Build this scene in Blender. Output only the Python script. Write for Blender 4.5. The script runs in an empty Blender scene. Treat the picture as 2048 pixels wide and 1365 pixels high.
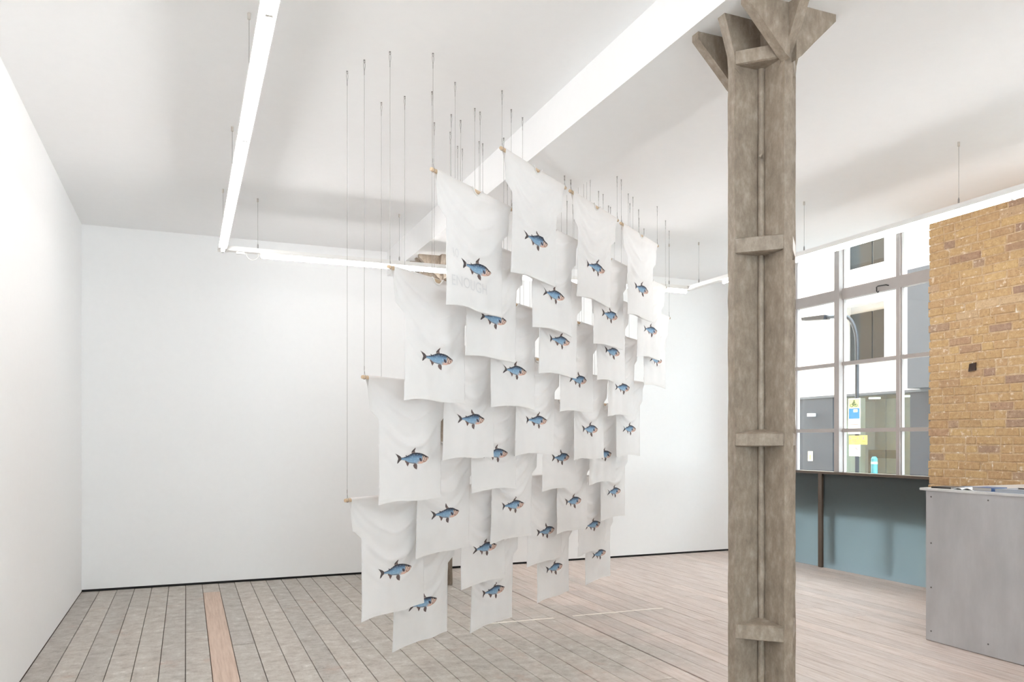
import bpy, bmesh, math, random
from mathutils import Vector, Matrix, noise

random.seed(7)
D = bpy.data
SC = bpy.context.scene
COL = SC.collection

# ---------------------------------------------------------------- camera, world, exposure
EYE = 1.5
YAW = math.atan(652.0 / 1590.0)
cam_data = D.cameras.new('camera')
cam_data.sensor_width = 36.0
cam_data.lens = 1590.0 / 2048.0 * 36.0
cam_data.shift_y = (880.0 - 682.5) / 2048.0
cam_data.clip_end = 200
cam = D.objects.new('camera', cam_data)
cam.location = (0, 0, EYE)
cam.rotation_euler = (math.pi / 2, 0, -YAW)
COL.objects.link(cam)
SC.camera = cam

SKY_STRENGTH = 11.0
TUBE_STRENGTH = 29.5
world = D.worlds.new('overcast_sky')
SC.world = world
world.use_nodes = True
bg = world.node_tree.nodes['Background']
bg.inputs['Color'].default_value = (0.82, 0.905, 1.0, 1)
bg.inputs['Strength'].default_value = SKY_STRENGTH

SC.view_settings.view_transform = 'Standard'
SC.view_settings.look = 'None'
SC.view_settings.gamma = 1.0
SC.view_settings.use_curve_mapping = False
SC.view_settings.exposure = 0.43
SC.cycles.max_bounces = 14
SC.cycles.diffuse_bounces = 8
SC.cycles.glossy_bounces = 4
SC.cycles.transparent_max_bounces = 16


# ---------------------------------------------------------------- materials
def srgb(r, g, b):
    def f(c):
        c /= 255.0
        return c / 12.92 if c <= 0.04045 else ((c + 0.055) / 1.055) ** 2.4
    return (f(r), f(g), f(b), 1.0)


class NT:
    def __init__(self, name):
        self.m = D.materials.new(name)
        self.m.use_nodes = True
        self.t = self.m.node_tree
        self.b = self.t.nodes.get('Principled BSDF')
        self.out = self.t.nodes.get('Material Output')

    def n(self, kind, **kw):
        x = self.t.nodes.new(kind)
        for k, v in kw.items():
            setattr(x, k, v)
        return x

    def link(self, a, b):
        self.t.links.new(a, b)

    def coord(self, scale=(1, 1, 1), which='Object', loc=(0, 0, 0), rand=False):
        tc = self.n('ShaderNodeTexCoord')
        mp = self.n('ShaderNodeMapping')
        mp.inputs['Scale'].default_value = scale
        mp.inputs['Location'].default_value = loc
        if which == 'World':
            g = self.n('ShaderNodeNewGeometry')
            src = g.outputs['Position']
        else:
            src = tc.outputs[which]
        if rand:
            oi = self.n('ShaderNodeObjectInfo')
            mul = self.n('ShaderNodeVectorMath', operation='SCALE')
            mul.inputs[0].default_value = (37.0, 91.0, 53.0)
            self.link(oi.outputs['Random'], mul.inputs['Scale'])
            add = self.n('ShaderNodeVectorMath', operation='ADD')
            self.link(src, add.inputs[0])
            self.link(mul.outputs[0], add.inputs[1])
            src = add.outputs[0]
        self.link(src, mp.inputs['Vector'])
        return mp.outputs['Vector']

    def noise(self, vec, scale, detail=4, rough=0.55):
        x = self.n('ShaderNodeTexNoise')
        x.inputs['Scale'].default_value = scale
        x.inputs['Detail'].default_value = detail
        x.inputs['Roughness'].default_value = rough
        self.link(vec, x.inputs['Vector'])
        return x.outputs['Fac']

    def ramp(self, fac, stops):
        r = self.n('ShaderNodeValToRGB')
        els = r.color_ramp.elements
        while len(els) > 1:
            els.remove(els[-1])
        els[0].position = stops[0][0]
        els[0].color = stops[0][1]
        for p, c in stops[1:]:
            e = els.new(p)
            e.color = c
        self.link(fac, r.inputs['Fac'])
        return r.outputs['Color']

    def mix(self, fac, a, b, mode='MIX'):
        x = self.n('ShaderNodeMix', data_type='RGBA', blend_type=mode)
        for v, i in ((fac, 0), (a, 6), (b, 7)):
            if hasattr(v, 'links'):
                self.link(v, x.inputs[i])
            else:
                x.inputs[i].default_value = v
        return x.outputs[2]

    def bump(self, h, strength=0.2, dist=0.002):
        x = self.n('ShaderNodeBump')
        x.inputs['Strength'].default_value = strength
        x.inputs['Distance'].default_value = dist
        self.link(h, x.inputs['Height'])
        self.link(x.outputs['Normal'], self.b.inputs['Normal'])

    def col(self, c):
        if hasattr(c, 'links'):
            self.link(c, self.b.inputs['Base Color'])
        else:
            self.b.inputs['Base Color'].default_value = c

    def rough(self, v):
        self.b.inputs['Roughness'].default_value = v


BW0, BW1 = (0, 0, 0, 1), (1, 1, 1, 1)


def plain(name, c, rough=0.5, metal=0.0, bump=0.0, bscale=80, var=0.06):
    m = NT(name)
    v = m.coord(rand=True)
    nz = m.noise(v, bscale * 0.12, 3)
    dark = tuple(x * (1 - var) for x in c[:3]) + (1,)
    lite = tuple(min(1, x * (1 + var)) for x in c[:3]) + (1,)
    m.col(m.ramp(nz, [(0.3, dark), (0.7, lite)]))
    m.rough(rough)
    m.b.inputs['Metallic'].default_value = metal
    if bump:
        m.bump(m.noise(v, bscale, 4), bump, 0.002)
    return m.m


M = {}
M['wall'] = plain('white_wall_paint', (0.872, 0.87, 0.868, 1), 0.75, bump=0.04, bscale=160, var=0.006)
M['ceiling'] = plain('white_ceiling_paint', (0.872, 0.868, 0.868, 1), 0.8, bump=0.03, bscale=120, var=0.006)
M['gap'] = plain('dark_shadow_gap', srgb(34, 34, 34), 0.8)
M['subfloor'] = plain('dark_subfloor', srgb(70, 52, 40), 0.9)
M['housing'] = plain('white_enamel_housing', srgb(232, 230, 227), 0.4, var=0.01)
M['dark_cap'] = plain('dark_plastic', srgb(88, 80, 74), 0.5)
M['steel'] = plain('grey_steel_wire', srgb(150, 147, 144), 0.5, metal=0.3)
M['dowel'] = plain('pale_pine_dowel', srgb(206, 180, 150), 0.55, bump=0.1)
M['cup'] = plain('beige_cable_cup', srgb(200, 192, 184), 0.5)
M['rail'] = plain('bronze_brown_metal', srgb(96, 84, 74), 0.4, metal=0.4)
M['frame'] = plain('white_window_paint', srgb(170, 162, 158), 0.45, var=0.02)
M['black'] = plain('black_iron', srgb(45, 42, 40), 0.5)
M['paint_line'] = plain('worn_cream_paint', srgb(240, 233, 224), 0.7, var=0.05)


def tube_mat():
    m = NT('white_light_tube')
    e = m.n('ShaderNodeEmission')
    e.inputs['Color'].default_value = (1.0, 0.985, 0.975, 1)
    e.inputs['Strength'].default_value = TUBE_STRENGTH
    m.link(e.outputs[0], m.out.inputs['Surface'])
    return m.m


M['tube'] = tube_mat()


def lit_mat(name, c, s):
    m = NT(name)
    e = m.n('ShaderNodeEmission')
    e.inputs['Color'].default_value = c
    e.inputs['Strength'].default_value = s
    m.link(e.outputs[0], m.out.inputs['Surface'])
    return m.m


M['lamp_disc'] = lit_mat('lobby_lamp_glow', (1, 0.98, 0.92, 1), 3.0)


def glass_mat(name, tint=(0.93, 0.97, 0.96, 1), refl=1.0):
    m = NT(name)
    tr = m.n('ShaderNodeBsdfTransparent')
    tr.inputs['Color'].default_value = tint
    gl = m.n('ShaderNodeBsdfGlossy')
    gl.inputs['Roughness'].default_value = 0.02
    gl.inputs['Color'].default_value = (refl, refl, refl, 1)
    fr = m.n('ShaderNodeFresnel')
    # a pane has two parallel faces: the exit face reflects like the entry face
    ge = m.n('ShaderNodeNewGeometry')
    mr = m.n('ShaderNodeMapRange')
    mr.inputs['To Min'].default_value = 1.5
    mr.inputs['To Max'].default_value = 1 / 1.5
    m.link(ge.outputs['Backfacing'], mr.inputs['Value'])
    m.link(mr.outputs[0], fr.inputs['IOR'])
    mx = m.n('ShaderNodeMixShader')
    m.link(fr.outputs[0], mx.inputs[0])
    m.link(tr.outputs[0], mx.inputs[1])
    m.link(gl.outputs[0], mx.inputs[2])
    m.link(mx.outputs[0], m.out.inputs['Surface'])
    return m.m


M['glass'] = glass_mat('clear_window_glass')
M['shop_glass'] = glass_mat('greenish_shop_glass', (0.86, 0.93, 0.91, 1))


def cloth_mat(name, base, trans):
    m = NT(name)
    v = m.coord(rand=True)
    c = m.ramp(m.noise(v, 9, 3), [(0.3, tuple(x * 0.975 for x in base[:3]) + (1,)), (0.7, base)])
    df = m.n('ShaderNodeBsdfDiffuse')
    tl = m.n('ShaderNodeBsdfTranslucent')
    bp = m.n('ShaderNodeBump')
    bp.inputs['Strength'].default_value = 0.10
    bp.inputs['Distance'].default_value = 0.004
    m.link(m.noise(v, 38, 3), bp.inputs['Height'])
    for s in (df, tl):
        m.link(c, s.inputs['Color'])
        m.link(bp.outputs['Normal'], s.inputs['Normal'])
    mx = m.n('ShaderNodeMixShader')
    mx.inputs[0].default_value = trans
    m.link(df.outputs[0], mx.inputs[1])
    m.link(tl.outputs[0], mx.inputs[2])
    m.link(mx.outputs[0], m.out.inputs['Surface'])
    return m.m


M['cotton'] = cloth_mat('white_cotton_jersey', (0.895, 0.885, 0.88, 1), 0.33)
M['cotton_rib'] = cloth_mat('white_cotton_rib', (0.89, 0.88, 0.87, 1), 0.2)
M['ghost'] = plain('faint_print_through', (0.79, 0.785, 0.79, 1), 0.9, var=0.01)


def frosted_mat():
    m = NT('frosted_teal_glass')
    df = m.n('ShaderNodeBsdfDiffuse')
    df.inputs['Color'].default_value = srgb(62, 66, 64)
    tl = m.n('ShaderNodeBsdfTranslucent')
    tl.inputs['Color'].default_value = srgb(202, 211, 213)
    mx = m.n('ShaderNodeMixShader')
    mx.inputs[0].default_value = 0.78
    m.link(df.outputs[0], mx.inputs[1])
    m.link(tl.outputs[0], mx.inputs[2])
    gl = m.n('ShaderNodeBsdfGlossy')
    gl.inputs['Roughness'].default_value = 0.12
    fr = m.n('ShaderNodeFresnel')
    fr.inputs['IOR'].default_value = 1.4
    m2 = m.n('ShaderNodeMixShader')
    m.link(fr.outputs[0], m2.inputs[0])
    m.link(mx.outputs[0], m2.inputs[1])
    m.link(gl.outputs[0], m2.inputs[2])
    m.link(m2.outputs[0], m.out.inputs['Surface'])
    return m.m


M['frosted'] = frosted_mat()


def fish_mat():
    m = NT('printed_fish_ink')
    a = m.n('ShaderNodeVertexColor')
    a.layer_name = 'ink'
    m.col(a.outputs['Color'])
    m.rough(0.8)
    m.b.inputs['Specular IOR Level'].default_value = 0.1
    return m.m


M['fish'] = fish_mat()


def plank_mat():
    m = NT('worn_painted_floorboard')
    oi = m.n('ShaderNodeObjectInfo')
    vw = m.coord(which='World')
    vg = m.coord(scale=(14, 0.9, 6), which='World')
    # where paint survives (grey) and where boards are sanded back (pinkish wood)
    sep = m.n('ShaderNodeSeparateXYZ')
    m.link(vw, sep.inputs[0])
    g = m.n('ShaderNodeMapRange')
    g.inputs['From Min'].default_value = 1.5
    g.inputs['From Max'].default_value = 4.3
    m.link(sep.outputs['X'], g.inputs['Value'])
    n1 = m.noise(vw, 1.1, 5, 0.6)
    ad = m.n('ShaderNodeMath', operation='MULTIPLY_ADD')
    m.link(n1, ad.inputs[0])
    ad.inputs[1].default_value = 1.5
    ad.inputs[2].default_value = -0.75
    ad2 = m.n('ShaderNodeMath', operation='ADD')
    m.link(g.outputs[0], ad2.inputs[0])
    m.link(ad.outputs[0], ad2.inputs[1])
    sandfac = m.ramp(ad2.outputs[0], [(0.3, BW0), (0.75, BW1)])
    grey = m.ramp(m.noise(vw, 9.0, 9, 0.78), [(0.30, srgb(146, 136, 127)), (0.44, srgb(178, 169, 160)), (0.56, srgb(193, 187, 179)), (0.72, srgb(220, 216, 210))])
    grain = m.noise(vg, 3.0, 5, 0.65)
    wood = m.ramp(grain, [(0.25, srgb(184, 162, 149)), (0.5, srgb(212, 196, 187)), (0.75, srgb(228, 218, 212))])
    red = m.mix(m.ramp(m.noise(vw, 2.7, 5, 0.65), [(0.60, BW0), (0.72, (0.5, 0.5, 0.5, 1))]), grey, srgb(184, 148, 128))
    both = m.mix(sandfac, red, wood)
    tone = m.ramp(oi.outputs['Random'], [(0.0, (0.82, 0.825, 0.83, 1)), (0.5, (0.90, 0.90, 0.895, 1)), (1.0, (0.96, 0.95, 0.94, 1))])
    c = m.mix(1.0, both, tone, 'MULTIPLY')
    # fine dark scuffs and specks
    vs = m.coord(scale=(7, 1.6, 4), which='World')
    sc = m.ramp(m.noise(vs, 9, 6, 0.75), [(0.30, (0.74, 0.72, 0.70, 1)), (0.44, BW1)])
    c = m.mix(0.9, c, sc, 'MULTIPLY')
    wh = m.ramp(m.noise(vw, 9.0, 6, 0.8), [(0.63, BW0), (0.70, (0.75, 0.75, 0.75, 1))])
    c = m.mix(wh, c, srgb(226, 221, 214))
    m.col(c)
    rg = m.n('ShaderNodeMapRange')
    rg.inputs['To Min'].default_value = 0.40
    rg.inputs['To Max'].default_value = 0.62
    m.link(grain, rg.inputs['Value'])
    m.link(rg.outputs[0], m.b.inputs['Roughness'])
    m.bump(m.noise(vg, 9, 5), 0.25, 0.0025)
    return m.m


def new_plank_mat():
    m = NT('fresh_pine_floorboard')
    vg = m.coord(scale=(16, 0.8, 5), which='World')
    m.col(m.ramp(m.noise(vg, 3.2, 5, 0.6), [(0.25, srgb(176, 150, 132)), (0.5, srgb(196, 172, 155)), (0.75, srgb(208, 187, 171))]))
    m.rough(0.6)
    return m.m


M['plank'] = plank_mat()
M['new_plank'] = new_plank_mat()


def brick_mat():
    m = NT('london_stock_brick')
    oi = m.n('ShaderNodeObjectInfo')
    v = m.coord(which='World')
    base = m.ramp(oi.outputs['Random'], [(0.0, srgb(174, 142, 104)), (0.22, srgb(190, 158, 112)), (0.45, srgb(178, 145, 108)), (0.62, srgb(200, 169, 120)),
                                         (0.80, srgb(170, 138, 110)), (0.88, srgb(152, 120, 108)), (0.94, srgb(138, 112, 106)), (1.0, srgb(200, 174, 140))])
    n1 = m.noise(v, 26, 6, 0.7)
    c = m.mix(0.55, base, m.ramp(n1, [(0.3, srgb(138, 106, 76)), (0.5, srgb(190, 158, 116)), (0.7, srgb(222, 196, 158))]), 'MIX')
    c = m.mix(0.35, c, base)
    pits = m.ramp(m.noise(v, 85, 3, 0.6), [(0.31, srgb(96, 66, 44)), (0.36, BW1)])
    c = m.mix(0.8, c, pits, 'MULTIPLY')
    wh = m.ramp(m.noise(v, 13, 5, 0.75), [(0.60, BW0), (0.66, (0.75, 0.75, 0.75, 1))])
    c = m.mix(wh, c, srgb(224, 210, 190))
    m.col(c)
    m.rough(0.9)
    m.bump(m.noise(v, 60, 6, 0.7), 0.7, 0.006)
    return m.m


def mortar_mat():
    m = NT('sandy_lime_mortar')
    v = m.coord(which='World')
    c = m.ramp(m.noise(v, 18, 6, 0.7), [(0.3, srgb(160, 134, 104)), (0.46, srgb(190, 162, 128)), (0.60, srgb(202, 178, 146)), (0.66, srgb(236, 228, 216))])
    m.col(c)
    m.rough(0.95)
    m.bump(m.noise(v, 70, 5, 0.7), 0.7, 0.006)
    return m.m


M['brick'] = brick_mat()
M['mortar'] = mortar_mat()


def brickwork_far():
    m = NT('stock_brickwork')
    v = m.coord(which='World', scale=(1, 1, 1))
    sw = m.n('ShaderNodeSeparateXYZ')
    m.link(v, sw.inputs[0])
    cb = m.n('ShaderNodeCombineXYZ')
    m.link(sw.outputs['Y'], cb.inputs['X'])
    m.link(sw.outputs['Z'], cb.inputs['Y'])
    b = m.n('ShaderNodeTexBrick')
    b.inputs['Scale'].default_value = 1
    b.inputs['Brick Width'].default_value = 0.225
    b.inputs['Row Height'].default_value = 0.075
    b.inputs['Mortar Size'].default_value = 0.006
    b.inputs['Color1'].default_value = srgb(196, 154, 100)
    b.inputs['Color2'].default_value = srgb(168, 128, 92)
    b.inputs['Mortar'].default_value = srgb(196, 168, 132)
    m.link(cb.outputs[0], b.inputs['Vector'])
    m.col(b.outputs['Color'])
    m.rough(0.9)
    return m.m


M['brickwork'] = brickwork_far()


def column_mat():
    m = NT('taupe_painted_iron')
    v = m.coord(scale=(1, 1, 0.5))
    v2 = m.coord()
    c = m.ramp(m.noise(v, 30, 6, 0.7), [(0.25, srgb(120, 107, 94)), (0.5, srgb(146, 132, 117)), (0.75, srgb(174, 161, 146))])
    c2 = m.ramp(m.noise(v2, 5, 4, 0.6), [(0.3, (0.86, 0.865, 0.87, 1)), (0.7, (1.0, 1.0, 1.005, 1))])
    m.col(m.mix(1.0, c, c2, 'MULTIPLY'))
    m.rough(0.45)
    h = m.mix(0.5, m.noise(v, 55, 5, 0.7), m.noise(v2, 22, 5, 0.6))
    m.bump(h, 0.55, 0.006)
    return m.m


M['iron'] = column_mat()


def counter_mat():
    m = NT('grey_brushed_board')
    v = m.coord(scale=(1, 1, 0.35))
    c = m.ramp(m.noise(v, 3.5, 6, 0.6), [(0.3, srgb(172, 170, 171)), (0.5, srgb(183, 181, 182)), (0.72, srgb(197, 195, 196))])
    m.col(c)
    m.rough(0.42)
    m.b.inputs['Metallic'].default_value = 0.15
    m.bump(m.noise(v, 60, 4), 0.05, 0.001)
    return m.m


M['counter'] = counter_mat()
M['counter_top'] = plain('pale_counter_top', srgb(206, 204, 203), 0.4)
M['screw'] = plain('dull_screw', srgb(110, 106, 104), 0.4, metal=0.7)


# ---------------------------------------------------------------- mesh helpers
class MB:
    def __init__(self):
        self.v, self.f = [], []

    def add(self, vs, fs):
        o = len(self.v)
        self.v += [tuple(p) for p in vs]
        self.f += [tuple(i + o for i in q) for q in fs]
        return self

    def box(self, x0, x1, y0, y1, z0, z1):
        vs = [(x, y, z) for z in (z0, z1) for y in (y0, y1) for x in (x0, x1)]
        return self.add(vs, [(0, 2, 3, 1), (4, 5, 7, 6), (0, 1, 5, 4), (1, 3, 7, 5), (3, 2, 6, 7), (2, 0, 4, 6)])

    def bevbox(self, x0, x1, y0, y1, z0, z1, c):
        """box with chamfered top edges"""
        vs = [(x0, y0, z0), (x1, y0, z0), (x1, y1, z0), (x0, y1, z0),
              (x0, y0, z1 - c), (x1, y0, z1 - c), (x1, y1, z1 - c), (x0, y1, z1 - c),
              (x0 + c, y0 + c, z1), (x1 - c, y0 + c, z1), (x1 - c, y1 - c, z1), (x0 + c, y1 - c, z1)]
        fs = [(3, 2, 1, 0), (8, 9, 10, 11)]
        for k in range(4):
            n = (k + 1) % 4
            fs += [(k, n, n + 4, k + 4), (k + 4, n + 4, n + 8, k + 8)]
        return self.add(vs, fs)

    def prism(self, pts, axis, a0, a1):
        """pts: 2-D outline; axis 'x','y','z' is the extrusion direction"""
        n = len(pts)

        def P(p, a):
            return {'x': (a, p[0], p[1]), 'y': (p[0], a, p[1]), 'z': (p[0], p[1], a)}[axis]
        vs = [P(p, a0) for p in pts] + [P(p, a1) for p in pts]
        fs = [tuple(range(n - 1, -1, -1)), tuple(range(n, 2 * n))]
        fs += [(i, (i + 1) % n, (i + 1) % n + n, i + n) for i in range(n)]
        return self.add(vs, fs)

    def tube(self, path, r, seg=8, caps=True):
        pts = [Vector(p) for p in path]
        rings = []
        up = None
        for i, p in enumerate(pts):
            t = (pts[min(i + 1, len(pts) - 1)] - pts[max(i - 1, 0)]).normalized()
            if up is None:
                up = Vector((0, 0, 1)) if abs(t.z) < 0.9 else Vector((1, 0, 0))
            a = t.cross(up).normalized()
            b = a.cross(t).normalized()
            up = b
            rr = r[i] if isinstance(r, (list, tuple)) else r
            rings.append([p + (a * math.cos(2 * math.pi * k / seg) + b * math.sin(2 * math.pi * k / seg)) * rr for k in range(seg)])
        vs = [q for ring in rings for q in ring]
        fs = []
        for i in range(len(pts) - 1):
            for k in range(seg):
                n = (k + 1) % seg
                fs.append((i * seg + k, i * seg + n, (i + 1) * seg + n, (i + 1) * seg + k))
        if caps:
            fs.append(tuple(range(seg - 1, -1, -1)))
            fs.append(tuple(range((len(pts) - 1) * seg, len(pts) * seg)))
        return self.add(vs, fs)

    def mesh(self, name, mat, smooth=False):
        me = D.meshes.new(name)
        me.from_pydata(self.v, [], self.f)
        bm = bmesh.new()
        bm.from_mesh(me)
        bmesh.ops.recalc_face_normals(bm, faces=bm.faces)
        bm.to_mesh(me)
        bm.free()
        if mat:
            me.materials.append(mat)
        if smooth:
            for p in me.polygons:
                p.use_smooth = True
        return me

    def build(self, name, mat, parent=None, smooth=False):
        return link(name, self.mesh(name, mat, smooth), parent)


def link(name, data, parent=None):
    o = D.objects.new(name, data)
    COL.objects.link(o)
    if parent is not None:
        o.parent = parent
    return o


def tag(o, label=None, cat=None, group=None, kind=None):
    if label:
        o['label'] = label
    if cat:
        o['category'] = cat
    if group:
        o['group'] = group
    if kind:
        o['kind'] = kind
    return o


def empty(name, loc=(0, 0, 0), rz=0.0):
    o = link(name, None)
    o.location = loc
    o.rotation_euler = (0, 0, rz)
    o.empty_display_size = 0.1
    return o


def copy_tree(o, parent=None):
    c = o.copy()
    COL.objects.link(c)
    c.parent = parent
    for ch in list(o.children):
        copy_tree(ch, c)
    return c


def text_mesh(name, body, size, mat, flip=False):
    cu = D.curves.new(name, 'FONT')
    cu.body = body
    cu.size = size
    cu.align_x = 'CENTER'
    cu.align_y = 'CENTER'
    cu.extrude = 0.0008
    tmp = D.objects.new(name, cu)
    COL.objects.link(tmp)
    me = D.meshes.new_from_object(tmp)
    D.objects.remove(tmp)
    D.curves.remove(cu)
    me.materials.clear()
    me.materials.append(mat)
    return me


FW = Vector((math.sin(YAW), math.cos(YAW)))
RT = Vector((math.cos(YAW), -math.sin(YAW)))


# ---------------------------------------------------------------- room shell
XL, XR = -0.95, 6.94           # left wall, glazing line
YB, YR = 8.84, -3.6            # far wall, wall behind the viewer
ZC = 3.62                      # ceiling
ZW = 3.92                      # window head, in a recess between the piers
ZB = 3.35                      # underside of beam
BX0, BX1 = 2.10, 2.66          # beam sides
COLX, COLY = 2.38, (2.86, 7.86)

floor = MB().box(XL - 0.2, XR + 0.32, YR - 0.2, YB + 0.2, -0.12, -0.024).build('floor', M['subfloor'])
tag(floor, 'worn wooden floorboards, painted grey at left and sanded pinkish at right', 'floor', kind='structure')
PW = 0.158
i = 0
x = XL
while x < XR - 0.02:
    w = PW
    if abs(x + w - XR) < 0.09 or x + w > XR:
        w = XR - x
    gap = 0.0035
    if 2.95 < x + w < 3.09:
        gap = 0.013
    x1 = x + w
    rnd = random.Random(100 + i)
    cuts = [YR]
    y = YR + rnd.uniform(1.0, 3.8)
    while y < YB - 0.7:
        cuts.append(y)
        y += rnd.uniform(3.0, 4.4)
    cuts.append(YB)
    new = (i == 7)
    if new:
        cuts = [YR, 1.0, 8.36, YB]
    for j in range(len(cuts) - 1):
        dz = rnd.uniform(-0.0016, 0.0)
        fresh = new and j == 1
        MB().bevbox(x + 0.0012, x1 - gap, cuts[j] + 0.001, cuts[j + 1] - 0.002, -0.024, dz + (0.001 if fresh else 0), 0.0015).build(
            'floorboard', M['new_plank'] if fresh else M['plank'], floor)
    x = x1
    i += 1

ceiling = MB().box(XL - 0.2, 6.62, YR - 0.2, YB + 0.2, ZC, ZW + 0.2).box(6.62, XR + 0.36, YR - 0.2, YB + 0.2, ZW, ZW + 0.2).build('ceiling', M['ceiling'])
tag(ceiling, 'flat white painted ceiling on both sides of the beam', 'ceiling', kind='structure')
beam = MB().box(BX0, BX1, YR, YB, ZB, ZC).build('ceiling_beam', M['ceiling'])
tag(beam, 'wide white boxed ceiling beam resting on the grey iron columns', 'beam', kind='structure')

wl = MB().box(XL - 0.2, XL, YR - 0.2, YB + 0.2, 0.008, ZC).build('wall_left', M['wall'])
tag(wl, 'plain white wall at the left of the room', 'wall', kind='structure')
wb = MB().box(XL, XR + 0.15, YB, YB + 0.2, 0.022, ZW).build('wall_back', M['wall'])
tag(wb, 'plain white far wall above a black shadow gap', 'wall', kind='structure')
bb = MB().box(XL, XR, YB + 0.012, YB + 0.2, 0.0, 0.022).build('baseboard_back', M['gap'])
tag(bb, 'recessed black shadow gap along the foot of the far wall', 'baseboard', kind='structure')
bl = MB().box(XL - 0.2, XL - 0.004, YR, YB, 0.0, 0.008).build('baseboard_left', M['subfloor'])
tag(bl, 'thin dark gap along the foot of the left wall', 'baseboard', kind='structure')
wrb = MB()
RW = [(-0.35, 1.55)]  # unseen window opening, added for soft fill daylight
RZ0, RZ1 = 0.7, 3.35
wrb.box(XL - 0.2, XR + 0.45, YR - 0.2, YR, 0, RZ0).box(XL - 0.2, XR + 0.45, YR - 0.2, YR, RZ1, ZC)
wrb.box(XL - 0.2, RW[0][0], YR - 0.2, YR, RZ0, RZ1).box(RW[0][1], XR + 0.45, YR - 0.2, YR, RZ0, RZ1)
wr = wrb.build('wall_rear', M['wall'])
tag(wr, 'white street wall with an added fill-light window behind the viewer', 'wall', kind='structure')
for wi, (xa, xb) in enumerate(RW):
    rw = empty('window_%d' % (wi + 3), ((xa + xb) / 2, YR - 0.1, RZ0))
    tag(rw, 'added window for soft daylight in the wall behind the viewer', 'window', kind='structure')
    hw_, hh = (xb - xa) / 2, RZ1 - RZ0
    for xx in (-hw_, -hw_ / 3, hw_ / 3, hw_):
        x0 = min(max(xx - 0.03, -hw_), hw_ - 0.06)
        MB().box(x0, x0 + 0.06, -0.03, 0.03, 0, hh).build('mullion', M['frame'], rw)
    MB().box(-hw_ + 0.06, hw_ - 0.06, -0.03, 0.03, 0, 0.06).build('bottom_rail', M['frame'], rw)
    MB().box(-hw_ + 0.06, hw_ - 0.06, -0.03, 0.03, hh - 0.06, hh).build('top_rail', M['frame'], rw)
    for k in range(3):
        xs = [(-hw_ + 0.06, -hw_ / 3 - 0.03), (-hw_ / 3 + 0.03, hw_ / 3 - 0.03), (hw_ / 3 + 0.03, hw_ - 0.06)][k]
        MB().box(xs[0], xs[1], -0.003, 0.003, 0.06, hh - 0.06).build('pane', M['glass'], rw)

# window wall: white end pier by the far wall, brick pier, second bay added beyond the frame for daylight
we = MB().box(XR - 0.02, XR + 0.15, 7.88, YB, 0, ZW).build('wall_window_end', M['wall'])
tag(we, 'white wall end between the far wall and the window', 'wall', kind='structure')

PX = 6.62
PY0, PY1 = 3.55, 5.56
wp = MB().box(PX + 0.005, XR + 0.42, PY0, PY1 - 0.012, 0, ZW).build('wall_right', M['mortar'])
tag(wp, 'yellow stock brick pier beside the window', 'wall', kind='structure')
rest = MB().box(PX + 0.012, XR + 0.42, YR, 1.2, 0, ZW).build('wall_right_rear', M['brickwork'])
tag(rest, 'yellow brick pier nearest the viewer beyond the grey counter', 'wall', kind='structure')
sp = MB().box(PX + 0.004, PX + 0.02, PY0, 4.18, 0, ZC).box(PX + 0.004, PX + 0.02, 4.18, 5.2, 0, 0.9).build('brickwork', M['brickwork'], wp)

rb = random.Random(5)
CH = 0.0765
for r in range(int(ZC / CH)):
    z0 = r * CH + 0.004
    z1 = z0 + CH - 0.0095
    ystop = 4.18 if z0 > 0.9 else 5.2
    y = PY1 + rb.uniform(-0.006, 0.012)
    k = 0
    half = rb.random() < 0.5
    while y > ystop:
        ln = 0.215 if (half + k) % 2 == 0 else 0.105
        if rb.random() < 0.35:
            ln = 0.215
        if k == 0 and rb.random() < 0.3:
            ln = 0.16
        ln += rb.uniform(-0.008, 0.008)
        ya = max(y - ln, ystop - 0.1)
        pr = rb.uniform(-0.003, 0.005)
        jz = [rb.uniform(-0.0035, 0.0035) for _ in range(8)]
        jy = [rb.uniform(-0.004, 0.004) for _ in range(8)]
        c = 0.006
        xf, xb = PX - pr, PX + 0.11
        vs = []
        for q, (yy, zz) in enumerate(((ya, z0), (y, z0), (y, z1), (ya, z1))):
            vs.append((xb, yy + jy[q], zz + jz[q]))
        for q, (yy, zz) in enumerate(((ya, z0), (y, z0), (y, z1), (ya, z1))):
            vs.append((xf + c, yy + jy[q], zz + jz[q]))
        for q, (yy, zz, sy, sz) in enumerate(((ya, z0, 1, 1), (y, z0, -1, 1), (y, z1, -1, -1), (ya, z1, 1, -1))):
            vs.append((xf + rb.uniform(-0.001, 0.002), yy + jy[q] + sy * c, zz + jz[q] + sz * c))
        fs = [(8, 9, 10, 11)]
        for q in range(4):
            n = (q + 1) % 4
            fs += [(q, n, n + 4, q + 4), (q + 4, n + 4, n + 8, q + 8)]
        MB().add(vs, fs).build('brick', M['brick'], wp)
        y = ya - rb.uniform(0.007, 0.012)
        k += 1

rh = random.Random(12)  # dark block for a hole in the brickwork, shade put into its colour
vs = [(PX - 0.012 + 0.03 * (k // 4) , 5.10 + (0.034 if k % 4 in (1, 2) else -0.034) + rh.uniform(-0.008, 0.008), 2.16 + (0.034 if k % 4 in (2, 3) else -0.034) + rh.uniform(-0.008, 0.008)) for k in range(8)]
tag(MB().add(vs, [(0, 1, 2, 3), (0, 1, 5, 4), (1, 2, 6, 5), (2, 3, 7, 6), (3, 0, 4, 7)]).build('dark_hole_block', plain('hole_shade_colour', srgb(62, 48, 42), 0.9, bump=0.6, var=0.3), wp), 'dark block coloured as the shade of a hole in the brick')

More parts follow.
